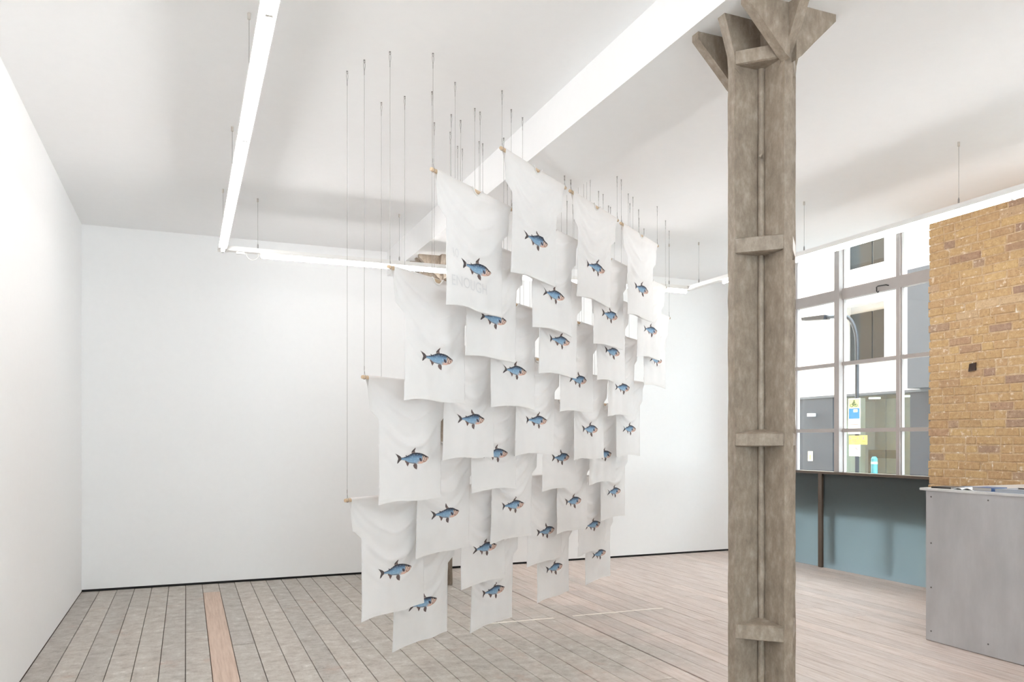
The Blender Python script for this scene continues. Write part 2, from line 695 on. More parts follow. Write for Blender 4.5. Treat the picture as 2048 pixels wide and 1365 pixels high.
# ---------------------------------------------------------------- windows
def window(name, y0, y1, mull, bars, label, frame_x=7.02, zbot=0.06):
    root = empty(name, (frame_x, (y0 + y1) / 2, 0))
    tag(root, label, 'window', kind='structure')
    ox, oy = root.location.x, root.location.y

    def bar(nm, x0, x1, ya, yb, z0, z1, c=0.006):
        return MB().bevbox(x0 - ox, x1 - ox, ya - oy, yb - oy, z0, z1, 0.0).build(nm, M['frame'], root) if False else \
            MB().box(x0 - ox, x1 - ox, ya - oy, yb - oy, z0, z1).build(nm, M['frame'], root)
    X0, X1 = frame_x, frame_x + 0.07
    bar('jamb', X0 - 0.03, X1, y1 - 0.06, y1, zbot, ZW)
    bar('jamb', X0 - 0.03, X1, y0, y0 + 0.06, zbot, ZW)
    edges = [y1 - 0.06]
    for m_, kind in mull:
        w = 0.05 if kind == 'thick' else 0.024
        dx = 0.045 if kind == 'thick' else 0.0
        bar('mullion', X0 - dx, X1, m_ - w, m_ + w * (0.5 if kind == 'thick' else 1), zbot, ZW)
        edges += [m_ + w * (0.5 if kind == 'thick' else 1), m_ - w]
    edges.append(y0 + 0.06)
    zs = [zbot]
    for zc, h in bars:
        for k in range(0, len(edges), 2):
            if edges[k] - edges[k + 1] > 0.02:
                bar('transom' if h > 0.1 else 'glazing_bar', X0 + (0.0 if h > 0.1 else 0.008), X1, edges[k + 1], edges[k], zc - h / 2, zc + h / 2)
        zs += [zc - h / 2, zc + h / 2]
    zs.append(ZW)
    zs.sort()
    for k in range(0, len(edges), 2):
        ya, yb = edges[k + 1], edges[k]
        if yb - ya < 0.02:
            continue
        for q in range(0, len(zs), 2):
            if zs[q + 1] - zs[q] < 0.03:
                continue
            MB().box(X0 + 0.04 - ox, X0 + 0.046 - ox, ya - oy, yb - oy, zs[q], zs[q + 1]).build('pane', M['glass'], root)
            # timber glazing bead round the pane, on the side facing into the frame
            e = 0.009
            b_ = MB()
            b_.box(X0 + 0.02 - ox, X0 + 0.0395 - ox, yb - e - oy, yb - oy, zs[q], zs[q + 1])
            b_.box(X0 + 0.02 - ox, X0 + 0.0395 - ox, ya - oy, ya + e - oy, zs[q], zs[q + 1])
            b_.build('glazing_bead', M['frame'], root)
    return root


BARS = [(3.184, 0.126), (2.38, 0.042), (1.608, 0.042), (0.838, 0.042)]
w1 = window('window_1', 5.40, 7.88, [(7.11, 'thick'), (6.28, 'thin')], BARS, 'tall white painted steel window beside the brick pier')
MB().box(6.962 - 7.02, 7.10 - 7.02, 5.56 - 6.64, 7.88 - 6.64, 1.092, 1.124).build('sill', M['rail'], w1)  # added board closing the gap, keeps skylight off the back of the screen
# opening handle on the transom
hd = MB().tube([(-0.012, 6.39 - 6.64, 3.165), (-0.05, 6.39 - 6.64, 3.168), (-0.055, 6.49 - 6.64, 3.172), (-0.05, 6.515 - 6.64, 3.165), (-0.048, 6.515 - 6.64, 3.12)], 0.007, 6).tube(
    [(-0.048, 6.515 - 6.64, 3.12), (-0.046, 6.50 - 6.64, 3.105), (-0.045, 6.488 - 6.64, 3.12)], 0.006, 6)
tag(hd.build('handle', M['black'], w1), 'small black iron window handle')
w2 = window('window_2', 1.2, 3.6, [(2.83, 'thick'), (2.01, 'thin')], BARS, 'tall white window added for daylight between the brick piers beyond the counter')  # unseen window added for softer, more even daylight
sill2 = MB().box(PX + 0.05, XR + 0.02, 1.2, 3.6, 0, 1.1).build('wall_under_window', M['wall'])
tag(sill2, 'low white wall under the nearer added window behind the counter', 'wall', kind='structure')
# dark spandrel outside the lower part of the window
spn = MB().box(7.10, 7.20, 5.2, 7.9, 0.62, 1.10).build('trim_1', plain('dark_grey_spandrel', srgb(70, 74, 78), 0.6))
tag(spn, 'dark spandrel panel outside the window behind the frosted screen', 'trim', kind='structure')

# ---------------------------------------------------------------- frosted glass screen below the window
sc = empty('frosted_screen', (6.93, 6.68, 0))
tag(sc, 'low frosted teal glass screen in brown metal frame under the window', 'screen')
oy = 6.68
for ya, yb in ((7.31, 7.875), (5.58, 7.25)):
    MB().box(-0.004, 0.004, ya - oy, yb - oy, 0.002, 1.10).build('glass_panel', M['frosted'], sc)
MB().box(-0.03, 0.03, 7.25 - oy, 7.31 - oy, 0.0, 1.10).build('post', M['rail'], sc)
MB().box(-0.05, 0.035, 5.57 - oy, 7.878 - oy, 1.10, 1.128).build('top_rail', M['rail'], sc)

# ---------------------------------------------------------------- iron columns
def make_column():
    root = empty('iron_column')
    R, t, c = 0.168, 0.023, 0.006
    q = [(R, -t), (R, t), (t + c, t), (t, t + c), (t, R)]
    pts = []
    for k in range(4):
        ca, sa = round(math.cos(k * math.pi / 2)), round(math.sin(k * math.pi / 2))
        for px, py in q[1:]:
            pts.append((px * ca - py * sa, px * sa + py * ca))
    # shaft: rings up the height, each nudged a little as hand-painted castings are
    n = len(pts)
    rr = random.Random(3)
    vs, fs = [], []
    NZ = 46
    for a in range(NZ + 1):
        z = ZB * a / NZ
        for (px, py) in pts:
            j = 0.0016 if 0 < a < NZ else 0
            vs.append((px + rr.uniform(-j, j), py + rr.uniform(-j, j), z))
    for a in range(NZ):
        for k in range(n):
            m_ = (k + 1) % n
            fs.append((a * n + k, a * n + m_, (a + 1) * n + m_, (a + 1) * n + k))
    fs += [tuple(range(n - 1, -1, -1)), tuple(range(NZ * n, (NZ + 1) * n))]
    MB().add(vs, fs).build('shaft', M['iron'], root)
    # lumpy painted fillet bead running down each inner corner
    for k in range(4):
        ca, sa = round(math.cos(k * math.pi / 2)), round(math.sin(k * math.pi / 2))
        path, rad = [], []
        for a in range(0, 67):
            z = 0.002 + (ZB - 0.2) * a / 66
            o_ = t + 0.0105 + 0.0018 * noise.noise(Vector((z * 3.1, k * 7.0, 0.3)))
            px, py = o_, o_ + 0.004 * noise.noise(Vector((z * 1.7, k * 5.0, 4.3)))
            path.append((px * ca - py * sa, px * sa + py * ca, z))
            rad.append(0.0145 + 0.004 * noise.noise(Vector((z * 5.0, k * 3.0, 9.1))))
        MB().tube(path, rad, 8).build('corner_fillet', M['iron'], root, smooth=True)
    # stiffeners between neighbouring arms
    for z, h in ((0.665, 0.058), (1.50, 0.05), (2.345, 0.06), (3.165, 0.055)):
        for k in range(4):
            ca, sa = round(math.cos(k * math.pi / 2)), round(math.sin(k * math.pi / 2))

            def ro(p):
                return (p[0] * ca - p[1] * sa, p[0] * sa + p[1] * ca)
            tri = [ro(p) for p in ((t - 0.004, t - 0.004), (R - 0.002, t - 0.004), (R - 0.004, t + 0.004), (t + 0.004, R - 0.004), (t - 0.004, R - 0.002))]
            inn = [ro(p) for p in ((t - 0.004, t - 0.004), (R - 0.012, t - 0.004), (R - 0.014, t + 0.002), (t + 0.002, R - 0.014), (t - 0.004, R - 0.012))]
            b = MB()
            vs = [(p[0], p[1], z - h / 2) for p in tri] + [(p[0], p[1], z + h / 2) for p in tri]
            vs += [(p[0], p[1], z - h / 2 - 0.004) for p in inn] + [(p[0], p[1], z + h / 2 + (0.026 if q_ == 0 else 0.005)) for q_, p in enumerate(inn)]
            f2 = []
            for e in range(5):
                g = (e + 1) % 5
                f2 += [(e, g, g + 5, e + 5), (e + 5, g + 5, g + 15, e + 15), (e, g, g + 10, e + 10)]
            f2 += [(10, 11, 12, 13, 14), (19, 18, 17, 16, 15)]
            b.add(vs, f2).build('stiffener_plate', M['iron'], root)
    # flared capital: straight brackets on the four arms, wing gussets at the two arms along the beam
    zt = ZB
    for s in (-1, 1):
        MB().prism([(s * 0.14, 3.10), (s * 0.166, 3.12), (s * 0.172, 3.19), (s * 0.222, zt), (s * 0.14, zt)], 'y', -t - 0.001, t + 0.001).build('capital_bracket', M['iron'], root)
        MB().prism([(s * 0.13, 3.10), (s * 0.167, 3.15), (s * 0.19, 3.19), (s * 0.275, zt), (s * 0.13, zt)], 'x', -t - 0.001, t + 0.001).build('capital_bracket', M['iron'], root)
        for s2 in (-1, 1):
            ya, yb = sorted((s * 0.150, s * 0.196))
            MB().prism([(s2 * 0.018, 3.115), (s2 * 0.045, 3.135), (s2 * 0.11, 3.20), (s2 * 0.235, zt - 0.03), (s2 * 0.235, zt), (s2 * 0.018, zt)], 'y', ya, yb).build('capital_gusset', M['iron'], root)
    MB().tube([(-t - 0.02, -t - 0.025, 2.74), (-t - 0.035, -t - 0.04, 2.745), (-t - 0.04, -t - 0.035, 2.735)], 0.006, 6).build('bolt_stub', M['iron'], root)
    return root


col1 = make_column()
col1.location = (COLX, COLY[0], 0)
tag(col1, 'tall grey-brown iron column with flared capital standing nearest the viewer', 'column', 'iron columns under the beam')
col2 = copy_tree(col1)
col2.location = (COLX, COLY[1], 0)
tag(col2, 'far grey-brown iron column mostly hidden behind the hanging shirts', 'column', 'iron columns under the beam')

# ---------------------------------------------------------------- linear lights
LZ0, LZ1 = 3.136, 3.176        # housing bottom and top
LA_X, LC_X, LB_Y = 0.29, 5.09, 7.31


def linear_light(label, p0, p1, tube_spans, wires, cable_loop=None):
    """p0-p1: housing ends in plan; tube_spans: distances along the run"""
    p0, p1 = Vector(p0), Vector(p1)
    L = (p1 - p0).length
    d = (p1 - p0).normalized()
    root = empty('linear_light', (p0.x, p0.y, LZ0), math.atan2(d.y, d.x))
    tag(root, label, 'light fitting', 'white linear lights hung below the ceiling')
    h = LZ1 - LZ0
    MB().prism([(-0.034, 0.0), (0.034, 0.0), (0.034, 0.016), (0.030, 0.018), (0.030, h), (-0.030, h), (-0.030, 0.018), (-0.034, 0.016)], 'x', 0, L).build('housing', M['housing'], root)
    MB().box(-0.006, 0.0, -0.036, 0.036, -0.004, h + 0.002).build('end_cap', M['housing'], root)
    MB().box(L, L + 0.006, -0.036, 0.036, -0.004, h + 0.002).build('end_cap', M['housing'], root)
    for a, b in tube_spans:
        MB().tube([(a, 0, -0.022), (b, 0, -0.022)], 0.0165, 12).build('light_tube', M['tube'], root, smooth=False)
        for q, s in ((a, -1), (b, 1)):
            MB().prism([(q - 0.004, -0.040), (q + 0.004, -0.040), (q + 0.004, 0.0), (q - 0.004, 0.0)], 'y', -0.014, 0.014).build(
                'lamp_holder', M['housing'], root)
    for wv in wires:
        cab = MB().tube([(wv, 0, h), (wv, 0, ZC - LZ0 - 0.03)], 0.0013, 5).build('hanging_cable', M['steel'], root)
        MB().tube([(wv, 0, ZC - LZ0 - 0.032), (wv, 0, ZC - LZ0 - 0.03), (wv, 0, ZC - LZ0)], [0.004, 0.008, 0.008], 8).build('ceiling_cup', M['cup'], cab)
        MB().tube([(wv, 0, h), (wv, 0, h + 0.035), (wv, 0, h + 0.05)], [0.006, 0.006, 0.002], 8).build('cable_gripper', M['steel'], cab)
    return root


def spans(a, b, n):
    st = (b - a) / n
    return [(a + k * st + 0.005, a + (k + 1) * st - 0.005) for k in range(n)]


RY0 = 0.35
la = linear_light('long white linear light running along the left side of the ceiling', (LA_X, RY0), (LA_X, LB_Y + 0.034), spans(0.05, 6.84, 5),
                  [0.7, 2.2, 4.15 - RY0, 5.70 - RY0, 7.15 - RY0])
MB().box(6.855, 6.90, -0.012, 0.012, -0.032, -0.002).build('tube_plug', M['dark_cap'], la)
lb = linear_light('white linear light crossing the room in front of the far wall', (LA_X + 0.044, LB_Y), (LC_X - 0.044, LB_Y), spans(0.27, 4.72, 3),
                  [0.25, 1.52, 3.05, 4.5])
pts = []
for k in range(13):
    a = math.pi * (1.05 - 1.1 * k / 12)
    pts.append((0.205 + 0.05 * math.cos(a) , 0.0, -0.012 - 0.048 * math.sin(a)))
MB().tube([(0.09, 0, -0.002), (0.12, 0, -0.012)] + pts, 0.0035, 6).build('power_lead', M['housing'], lb)
MB().box(0.07, 0.14, -0.012, 0.012, -0.018, 0.0).build('lead_clip', M['housing'], lb)
lc = linear_light('long white linear light hung in front of the window and bricks', (LC_X, RY0), (LC_X, LB_Y + 0.034), spans(0.2, 6.36, 4),
                  [0.6, 2.1, 4.03 - RY0, 5.56 - RY0, 7.13 - RY0])
ld = linear_light('added white linear light crossing above the viewer, out of frame', (LA_X + 0.04, RY0 - 0.04), (LC_X - 0.04, RY0 - 0.04), spans(0.2, 4.5, 3), [0.3, 2.4, 4.4])  # unseen fourth run, added to even out the room light

# ---------------------------------------------------------------- T-shirts
RL = 0.896          # rod length
UC = RL / 2
VB = 0.712


def half_width(v):
    if v <= 0.185:
        return 0.405 - 0.026 * max(0, v) / 0.185
    if v <= 0.232:
        k = (v - 0.185) / 0.047
        return 0.379 - 0.071 * k ** 0.9
    k = (v - 0.232) / (VB - 0.232)
    return 0.308 - 0.004 * math.sin(k * math.pi)


class Shirt:
    def __init__(self, seed):
        r = random.Random(seed)
        self.s = seed
        self.cx = r.uniform(-0.03, 0.03)
        self.ph = r.uniform(0, 6.28)
        self.freq = r.uniform(46, 58)
        self.amp = r.uniform(0.011, 0.015)
        self.vf = [(r.uniform(14, 40), r.uniform(0, 6.28), r.uniform(0.0008, 0.002)) for _ in range(4)]
        self.hem = [(r.uniform(5, 16), r.uniform(0, 6.28), r.uniform(0.002, 0.004)) for _ in range(2)]
        self.skew = r.uniform(-0.01, 0.01)
        self.swing = r.uniform(-0.012, 0.014)

    def vmap(self, u, v):
        """droop of the hem"""
        k = max(0, v / VB) ** 3
        d = sum(a * math.sin(f * u + p) for f, p, a in self.hem)
        d += 0.010 * (abs(u) / 0.3) ** 3 if abs(u) < 0.42 else 0
        return v + k * d

    def w(self, u, v, side):
        """depth toward the viewer (positive = front); u measured from the centre"""
        hw = half_width(v)
        e = max(0.0, 1 - (abs(u) / hw) ** 4)
        if v < 0:
            return side * 0.013 * math.sqrt(max(0, 1 - ((v + 0.0) / 0.0135) ** 2))
        top = min(1, v / 0.06)
        bell = 0.013 * (1 - top) + 0.011 * top * e
        # smile-shaped drapes hanging from the two shoulders
        uu = (u - self.cx) / 0.30
        sag = v - 0.30 * (1 - min(1.6, uu * uu)) * (0.35 + 0.65 * min(1, v / 0.35)) * 0.55
        env = max(0, 1 - uu * uu * 0.75) * min(1, v / 0.05) * max(0, 1 - (v / 0.56) ** 3)
        f1 = 1 - 2 * abs(math.sin(0.5 * (self.freq * (sag + 0.02 * noise.noise(Vector((u * 5, v * 5, self.s)))) + self.ph))) ** 0.8
        fold = self.amp * env * (f1 + 0.35 * math.sin(self.freq * 1.7 * sag + self.ph * 2))
        # tension lines from the rod ends towards the chest
        a = math.atan2(v + 0.02, abs(abs(u) - 0.43) + 0.02)
        tens = 0.0035 * math.sin(a * 22 + self.ph + (1.3 if u > 0 else 0)) * max(0, 1 - v / 0.35) * min(1, v / 0.03)
        vert = sum(am * math.sin(f * u + p + 1.2 * v) for f, p, am in self.vf) * min(1, v / 0.25)
        nz = 0.006 * noise.noise(Vector((u * 6 + self.s, v * 5, side * 3.0))) * min(1, v / 0.1)
        bend = self.swing * (max(0, v) / VB) ** 2
        body = side * bell
        shape = (fold + tens) * (1.0 if side > 0 else 0.35) * (0.35 + 0.65 * e) + vert + nz
        return body + shape + bend

    def P(self, u, v, side=1, off=0.0):
        vv = self.vmap(u, v)
        y = -(self.w(u, v, side) + side * off)
        return (u + UC + self.skew * (v / VB) ** 2, y, -vv)

    def strip(self, us, vs, side, off=0.0, top=None):
        """grid of points; us are fractions -1..1 of the half width when callable"""
        b = MB()
        n = len(us)
        pts = []
        for v in vs:
            hw = half_width(v)
            for s in us:
                u = s * hw
                v2 = v
                if top:
                    v2 = max(v, top(u))
                pts.append(self.P(u, v2, side, off))
        f = []
        for a in range(len(vs) - 1):
            for k in range(n - 1):
                q = (a * n + k, a * n + k + 1, (a + 1) * n + k + 1, (a + 1) * n + k)
                f.append(q)
        b.add(pts, f)
        return b


NECK = 0.05


def neck_front(u):
    if abs(u) < NECK:
        return 0.036 * (1 - (u / NECK) ** 2) - 0.0135
    return -0.0135


def grid_us(n):
    return [-1 + 2 * k / n for k in range(n + 1)]


def vlist():
    a = [-0.0135, -0.0125, -0.0095, -0.005, 0.0, 0.008]
    v = 0.02
    while v < 0.175:
        a.append(v)
        v += 0.0135
    a += [0.178, 0.185, 0.189, 0.194, 0.200, 0.207, 0.215, 0.223, 0.232]
    v = 0.246
    while v < VB - 0.006:
        a.append(v)
        v += 0.0135
    a.append(VB)
    return a


FZ = [(303, 410), (370, 460), (440, 520), (480, 575), (530, 575), (600, 560), (680, 535), (760, 505), (830, 475), (870, 452), (940, 440), (1020, 445), (1110, 465),
      (1180, 495), (1250, 535), (1320, 575), (1380, 615), (1415, 645), (1418, 680), (1400, 715), (1370, 755), (1310, 800), (1240, 830), (1160, 850), (1080, 858),
      (1020, 850), (960, 838), (900, 830), (840, 810), (780, 795), (720, 765), (660, 725), (610, 690), (550, 670), (480, 655), (430, 690), (370, 745), (315, 775),
      (340, 700), (375, 640), (385, 600), (375, 560), (345, 490)]
FD = [(860, 470), (852, 400), (880, 340), (930, 245), (950, 300), (955, 380), (985, 455)]
FA = [(615, 690), (700, 720), (775, 790), (750, 840), (690, 915), (665, 850), (650, 780), (615, 735)]
FP = [(925, 825), (1015, 840), (1010, 920), (985, 1050), (930, 1010), (905, 960), (895, 910), (915, 860)]
FS = [(690, 545), (640, 498), (612, 502), (645, 555)]
FC = [(1100, 640), (1150, 660), (1170, 700), (1175, 760), (1145, 780), (1110, 740), (1095, 690)]


def inside(p, poly):
    x, y = p
    r = False
    j = len(poly) - 1
    for i in range(len(poly)):
        xi, yi = poly[i]
        xj, yj = poly[j]
        if (yi > y) != (yj > y) and x < (xj - xi) * (y - yi) / (yj - yi) + xi:
            r = not r
        j = i
    return r


def fish_ab(px, py):
    return ((px - 861.5) / 1117 * 0.324, -(py - 592 - 0.092 * (px - 303)) / 6024)


def interp(tab, x):
    for (a, b), (c, d) in zip(tab, tab[1:]):
        if a <= x <= c:
            return b + (d - b) * (x - a) / (c - a)
    return tab[0][1] if x < tab[0][0] else tab[-1][1]


BACK = [p for p in FZ[3:18]]
BELLY = sorted([p for p in FZ[18:35]])


def lerp(a, b, t):
    t = max(0, min(1, t))
    return tuple(a[k] + (b[k] - a[k]) * t for k in range(3))


def fish_colour(px, py):
    """ink colour at a point of the printed fish (display values 0-255)"""
    h = noise.noise(Vector((px * 0.03, py * 0.03, 1.7)))
    h2 = noise.noise(Vector((px * 0.012, py * 0.05, 5.1)))
    dark = (84, 76, 76)
    for poly, base in ((FD, (80, 72, 72)), (FA, (98, 80, 78)), (FP, (80, 72, 72)), (FS, (78, 80, 86))):
        if inside((px, py), poly) and not inside((px, py), FZ):
            c = lerp(base, (124, 106, 102), 0.5 + h2 * 0.9)
            if poly is FD and py > 400:
                c = lerp(c, (186, 166, 158), (py - 400) / 60)
            return c
    if px < 480:
        return lerp((92, 86, 86), dark, 0.6 + h2)
    yb, yl = interp(BACK, px), interp(BELLY, px)
    t = (py - yb) / max(1, yl - yb)
    scale = 0.5 + 0.5 * math.sin(px * 0.125 + (math.pi if int(py / 22) % 2 else 0)) * math.sin(py * 0.285 / 2)
    c = lerp((58, 60, 68), (96, 122, 150), (t - 0.10) / 0.22)
    c = lerp(c, (142, 174, 200), (t - 0.26) / 0.25)
    c = lerp(c, (74, 108, 146), 0.42 * scale * (1 if 0.12 < t < 0.95 else 0))
    c = lerp(c, (196, 204, 208), (t - 0.78) / 0.4)
    c = lerp(c, (224, 232, 238), 0.5 * max(0, h))
    if t > 0.90 and px < 1000:
        c = lerp(c, (92, 92, 98), 0.6)
    if px > 1000:
        k = (t - 0.62) / 0.22 * min(1, (px - 1000) / 120)
        c = lerp(c, (212, 172, 156), k)
    if px > 1165:
        k = min(1, (px - 1165) / 45)
        hd_ = lerp((74, 72, 76), (198, 172, 158), (t - 0.16) / 0.22)
        s = math.sin((px + 0.45 * (py - 600)) * 0.085)
        if 0.2 < t < 0.82 and px < 1370:
            hd_ = lerp(hd_, (238, 226, 214), 0.75 * max(0, s))
            hd_ = lerp(hd_, (108, 78, 72), 0.8 * max(0, -s - 0.2))
        if (px - 1255) ** 2 / 60 ** 2 + (py - 720) ** 2 / 80 ** 2 > 0.75 and (px - 1255) ** 2 / 60 ** 2 + (py - 720) ** 2 / 80 ** 2 < 1.1 and py > 690:
            hd_ = (138, 84, 74)
        if px > 1385:
            hd_ = lerp(hd_, (80, 70, 72), (px - 1385) / 30)
        if (px - 1335) ** 2 + (py - 632) ** 2 < 24 ** 2:
            hd_ = (50, 44, 46)
        c = lerp(c, hd_, k)
    if inside((px, py), FC):
        c = lerp((62, 60, 72), (88, 76, 82), 0.5 + h)
    return c


_fish_cells = None


def fish_cells():
    global _fish_cells
    if _fish_cells is None:
        cx, cy = 6.6, 12.0
        cells = []
        for ix in range(int((1425 - 298) / cx)):
            for iy in range(int((1056 - 240) / cy)):
                p = (298 + (ix + 0.5) * cx, 240 + (iy + 0.5) * cy)
                if any(inside(p, q) for q in (FZ, FD, FA, FP, FS)):
                    cells.append((ix, iy))
        ids = {}
        pts = []
        quads = []
        for ix, iy in cells:
            q = []
            for dx, dy in ((0, 0), (1, 0), (1, 1), (0, 1)):
                k = (ix + dx, iy + dy)
                if k not in ids:
                    ids[k] = len(pts)
                    pts.append((298 + k[0] * cx, 240 + k[1] * cy))
                q.append(ids[k])
            quads.append(tuple(q))
        cols = [fish_colour(298 + (ix + 0.5) * cx, 240 + (iy + 0.5) * cy) for ix, iy in cells]
        _fish_cells = (pts, quads, cols)
    return _fish_cells


FISH_U, FISH_V = 0.2867 + 0.162 - UC, 0.4622


def fish_mesh(sh):
    pts, quads, cols = fish_cells()
    vs = []
    for px, py in pts:
        a, b = fish_ab(px, py)
        vs.append(sh.P(FISH_U + a, FISH_V - b, 1, 0.0013))
    me = D.meshes.new('fish_print')
    me.from_pydata(vs, [], quads)
    at = me.color_attributes.new('ink', 'FLOAT_COLOR', 'CORNER')
    buf = []
    for c in cols:
        s = srgb(*c)
        buf += list(s) * 4
    at.data.foreach_set('color', buf)
    me.materials.append(M['fish'])
    return me


def shirt_meshes(seed):
    sh = Shirt(seed)
    us = grid_us(56)
    vs = vlist()
    b = sh.strip(us, vs, 1, top=neck_front)
    back = sh.strip(us, vs, -1)
    n = len(us)
    o = len(b.v)
    b.add(back.v, [tuple(reversed(q)) for q in back.f])
    # side seams below the sleeves and underarm, and shoulder line over the rod outside the neck
    i0 = next(k for k, v in enumerate(vs) if v >= 0.185)
    for a in range(i0, len(vs) - 1):
        for e in (0, n - 1):
            b.f.append((a * n + e, (a + 1) * n + e, o + (a + 1) * n + e, o + a * n + e))
    for k in range(n - 1):
        uu = 0.5 * (us[k] + us[k + 1]) * 0.405
        if abs(uu) > NECK:
            b.f.append((k, k + 1, o + k + 1, o + k))
    me = b.mesh('t_shirt', M['cotton'], smooth=True)
    out = {'t_shirt': me}
    hv = [VB - 0.021, VB - 0.019, VB - 0.008, VB - 0.001, VB + 0.0012]
    h = sh.strip(us, hv, 1, 0.0012)
    hb = sh.strip(us, hv, -1, 0.0012)
    h.add(hb.v, hb.f)
    out['hem'] = h.mesh('hem', M['cotton_rib'], True)
    for nm, sg in (('sleeve_hem_a', -1), ('sleeve_hem_b', 1)):
        fr = [sg * (1 - 0.055 * k / 3) for k in range(4)]
        vv = [v for v in vs if 0.0 <= v <= 0.186]
        s1 = sh.strip(fr, vv, 1, 0.0012)
        s2 = sh.strip(fr, vv, -1, 0.0012)
        s1.add(s2.v, s2.f)
        out[nm] = s1.mesh('sleeve_hem', M['cotton_rib'], True)
    # bunched ribbed collar round the notch
    cb = MB()
    ring = []
    N = 18
    for k in range(N + 1):
        u = NECK * 1.25 * (-1 + 2 * k / N)
        v = max(neck_front(u), -0.012) + 0.004
        x_, y_, z_ = sh.P(u, max(v, 0.0), 1, 0.004)
        ring.append((x_, y_ - 0.0015 * math.sin(k * 2.1), -v))
    cb.tube(ring, [0.0045 + 0.0012 * math.sin(k * 2.7) for k in range(N + 1)], 6)
    out['collar'] = cb.mesh('collar', M['cotton_rib'], True)
    out['fish_print'] = fish_mesh(sh)
    return sh, out


VAR = [shirt_meshes(s) for s in (11, 23, 37, 41, 59, 67, 83)]

ROWS = [
    (52.25, 1.115, 4.916, [(0.007, 0.859), (0.927, 0.791), (1.952, 0.829), (2.928, 0.83)]),
    (52.25, 0.831, 4.566, [(0.014, 1.151), (1.059, 1.168), (2.032, 1.195), (3.009, 1.154)]),
    (52.25, 1.227, 4.772, [(0.008, 1.473), (0.914, 1.464), (1.959, 1.426), (2.874, 1.457)]),
    (52.25, 0.915, 4.412, [(-0.012, 1.849), (0.955, 1.863), (1.993, 1.817), (2.9, 1.825)]),
    (52.25, 1.373, 4.652, [(-0.003, 2.097), (0.907, 2.109), (1.864, 2.054), (2.768, 2.065)]),
    (52.25, 1.017, 4.258, [(-0.002, 2.443), (0.919, 2.441), (1.952, 2.446), (2.907, 2.436)]),
    (52.25, 1.445, 4.464, [(0.02, 2.737), (0.971, 2.699), (1.955, 2.711), (3.031, 2.735)]),
    (52.25, 1.233, 4.181, [(0.006, 2.98), (1.012, 2.983), (2.021, 2.977), (2.988, 2.97)]),
    (52.25, 1.753, 4.471, [(0.009, 3.268), (0.967, 3.268), (1.913, 3.262)]),
]
ROWN = ['bottom row', 'second row from the bottom', 'third row from the bottom', 'fourth row from the bottom', 'middle row', 'fourth row from the top',
        'third row from the top', 'second row from the top', 'top row']
POSN = {4: ['leftmost', 'second from left', 'third from left', 'rightmost'], 3: ['leftmost', 'middle', 'rightmost']}
ORD = {4: ['first', 'second', 'third', 'fourth'], 3: ['first', 'second', 'third']}

# rod profile with the two wire grooves, shared by all rods (local x along the rod)
rod_prof = [(0.0, 0.0085), (0.002, 0.0105), (0.016, 0.0105), (0.0175, 0.009), (0.0205, 0.009), (0.022, 0.0105)]
rod_prof = rod_prof + [(RL - a, r) for a, r in reversed(rod_prof)]
rod_me = MB().tube([(a, 0, 0) for a, r in rod_prof], [r for a, r in rod_prof], 12).mesh('wooden_rod', M['dowel'])

# wire pieces, shared
loop_up = []
for k in range(17):
    a = math.pi * 2 * k / 16
    loop_up.append((0.0085 * math.sin(a) * (0.7 + 0.5 * math.cos(a)), 0, 0.024 + 0.024 * math.cos(a)))
top_loop_me = MB().tube(loop_up, 0.0012, 5, False).mesh('loop', M['steel'])
crimp_me = MB().tube([(0, 0, 0), (0, 0, 0.022)], 0.0019, 6).mesh('crimp_sleeve', M['steel'])
eye = [(0.006 * math.cos(math.pi * 2 * k / 14 + math.pi / 2), 0, -0.010 + 0.006 * math.sin(math.pi * 2 * k / 14 + math.pi / 2)) for k in range(14)]
eye_me = MB().tube([(0, 0, 0.0), (0, 0, -0.003)], 0.0055, 8).tube([(0, 0, -0.002)] + eye, 0.0016, 6).mesh('screw_eye', M['steel'])
bl_pts = [(0, 0, 0.04)] + [(0, 0.0125 * math.cos(math.pi * 2 * k / 12 - math.pi * 1.5 + 0.5), 0.0125 * math.sin(math.pi * 2 * k / 12 - math.pi * 1.5 + 0.5)) for k in range(12)] + [(0, 0, 0.04)]
rod_loop_me = MB().tube(bl_pts, 0.0012, 5, False).mesh('rod_loop', M['steel'])
cable_me = MB().tube([(0, 0, 0), (0, 0, 1)], 0.0010, 5).mesh('suspension_wire', M['steel'])


def ceiling_at(x, y):
    return ZB if BX0 < x < BX1 else ZC


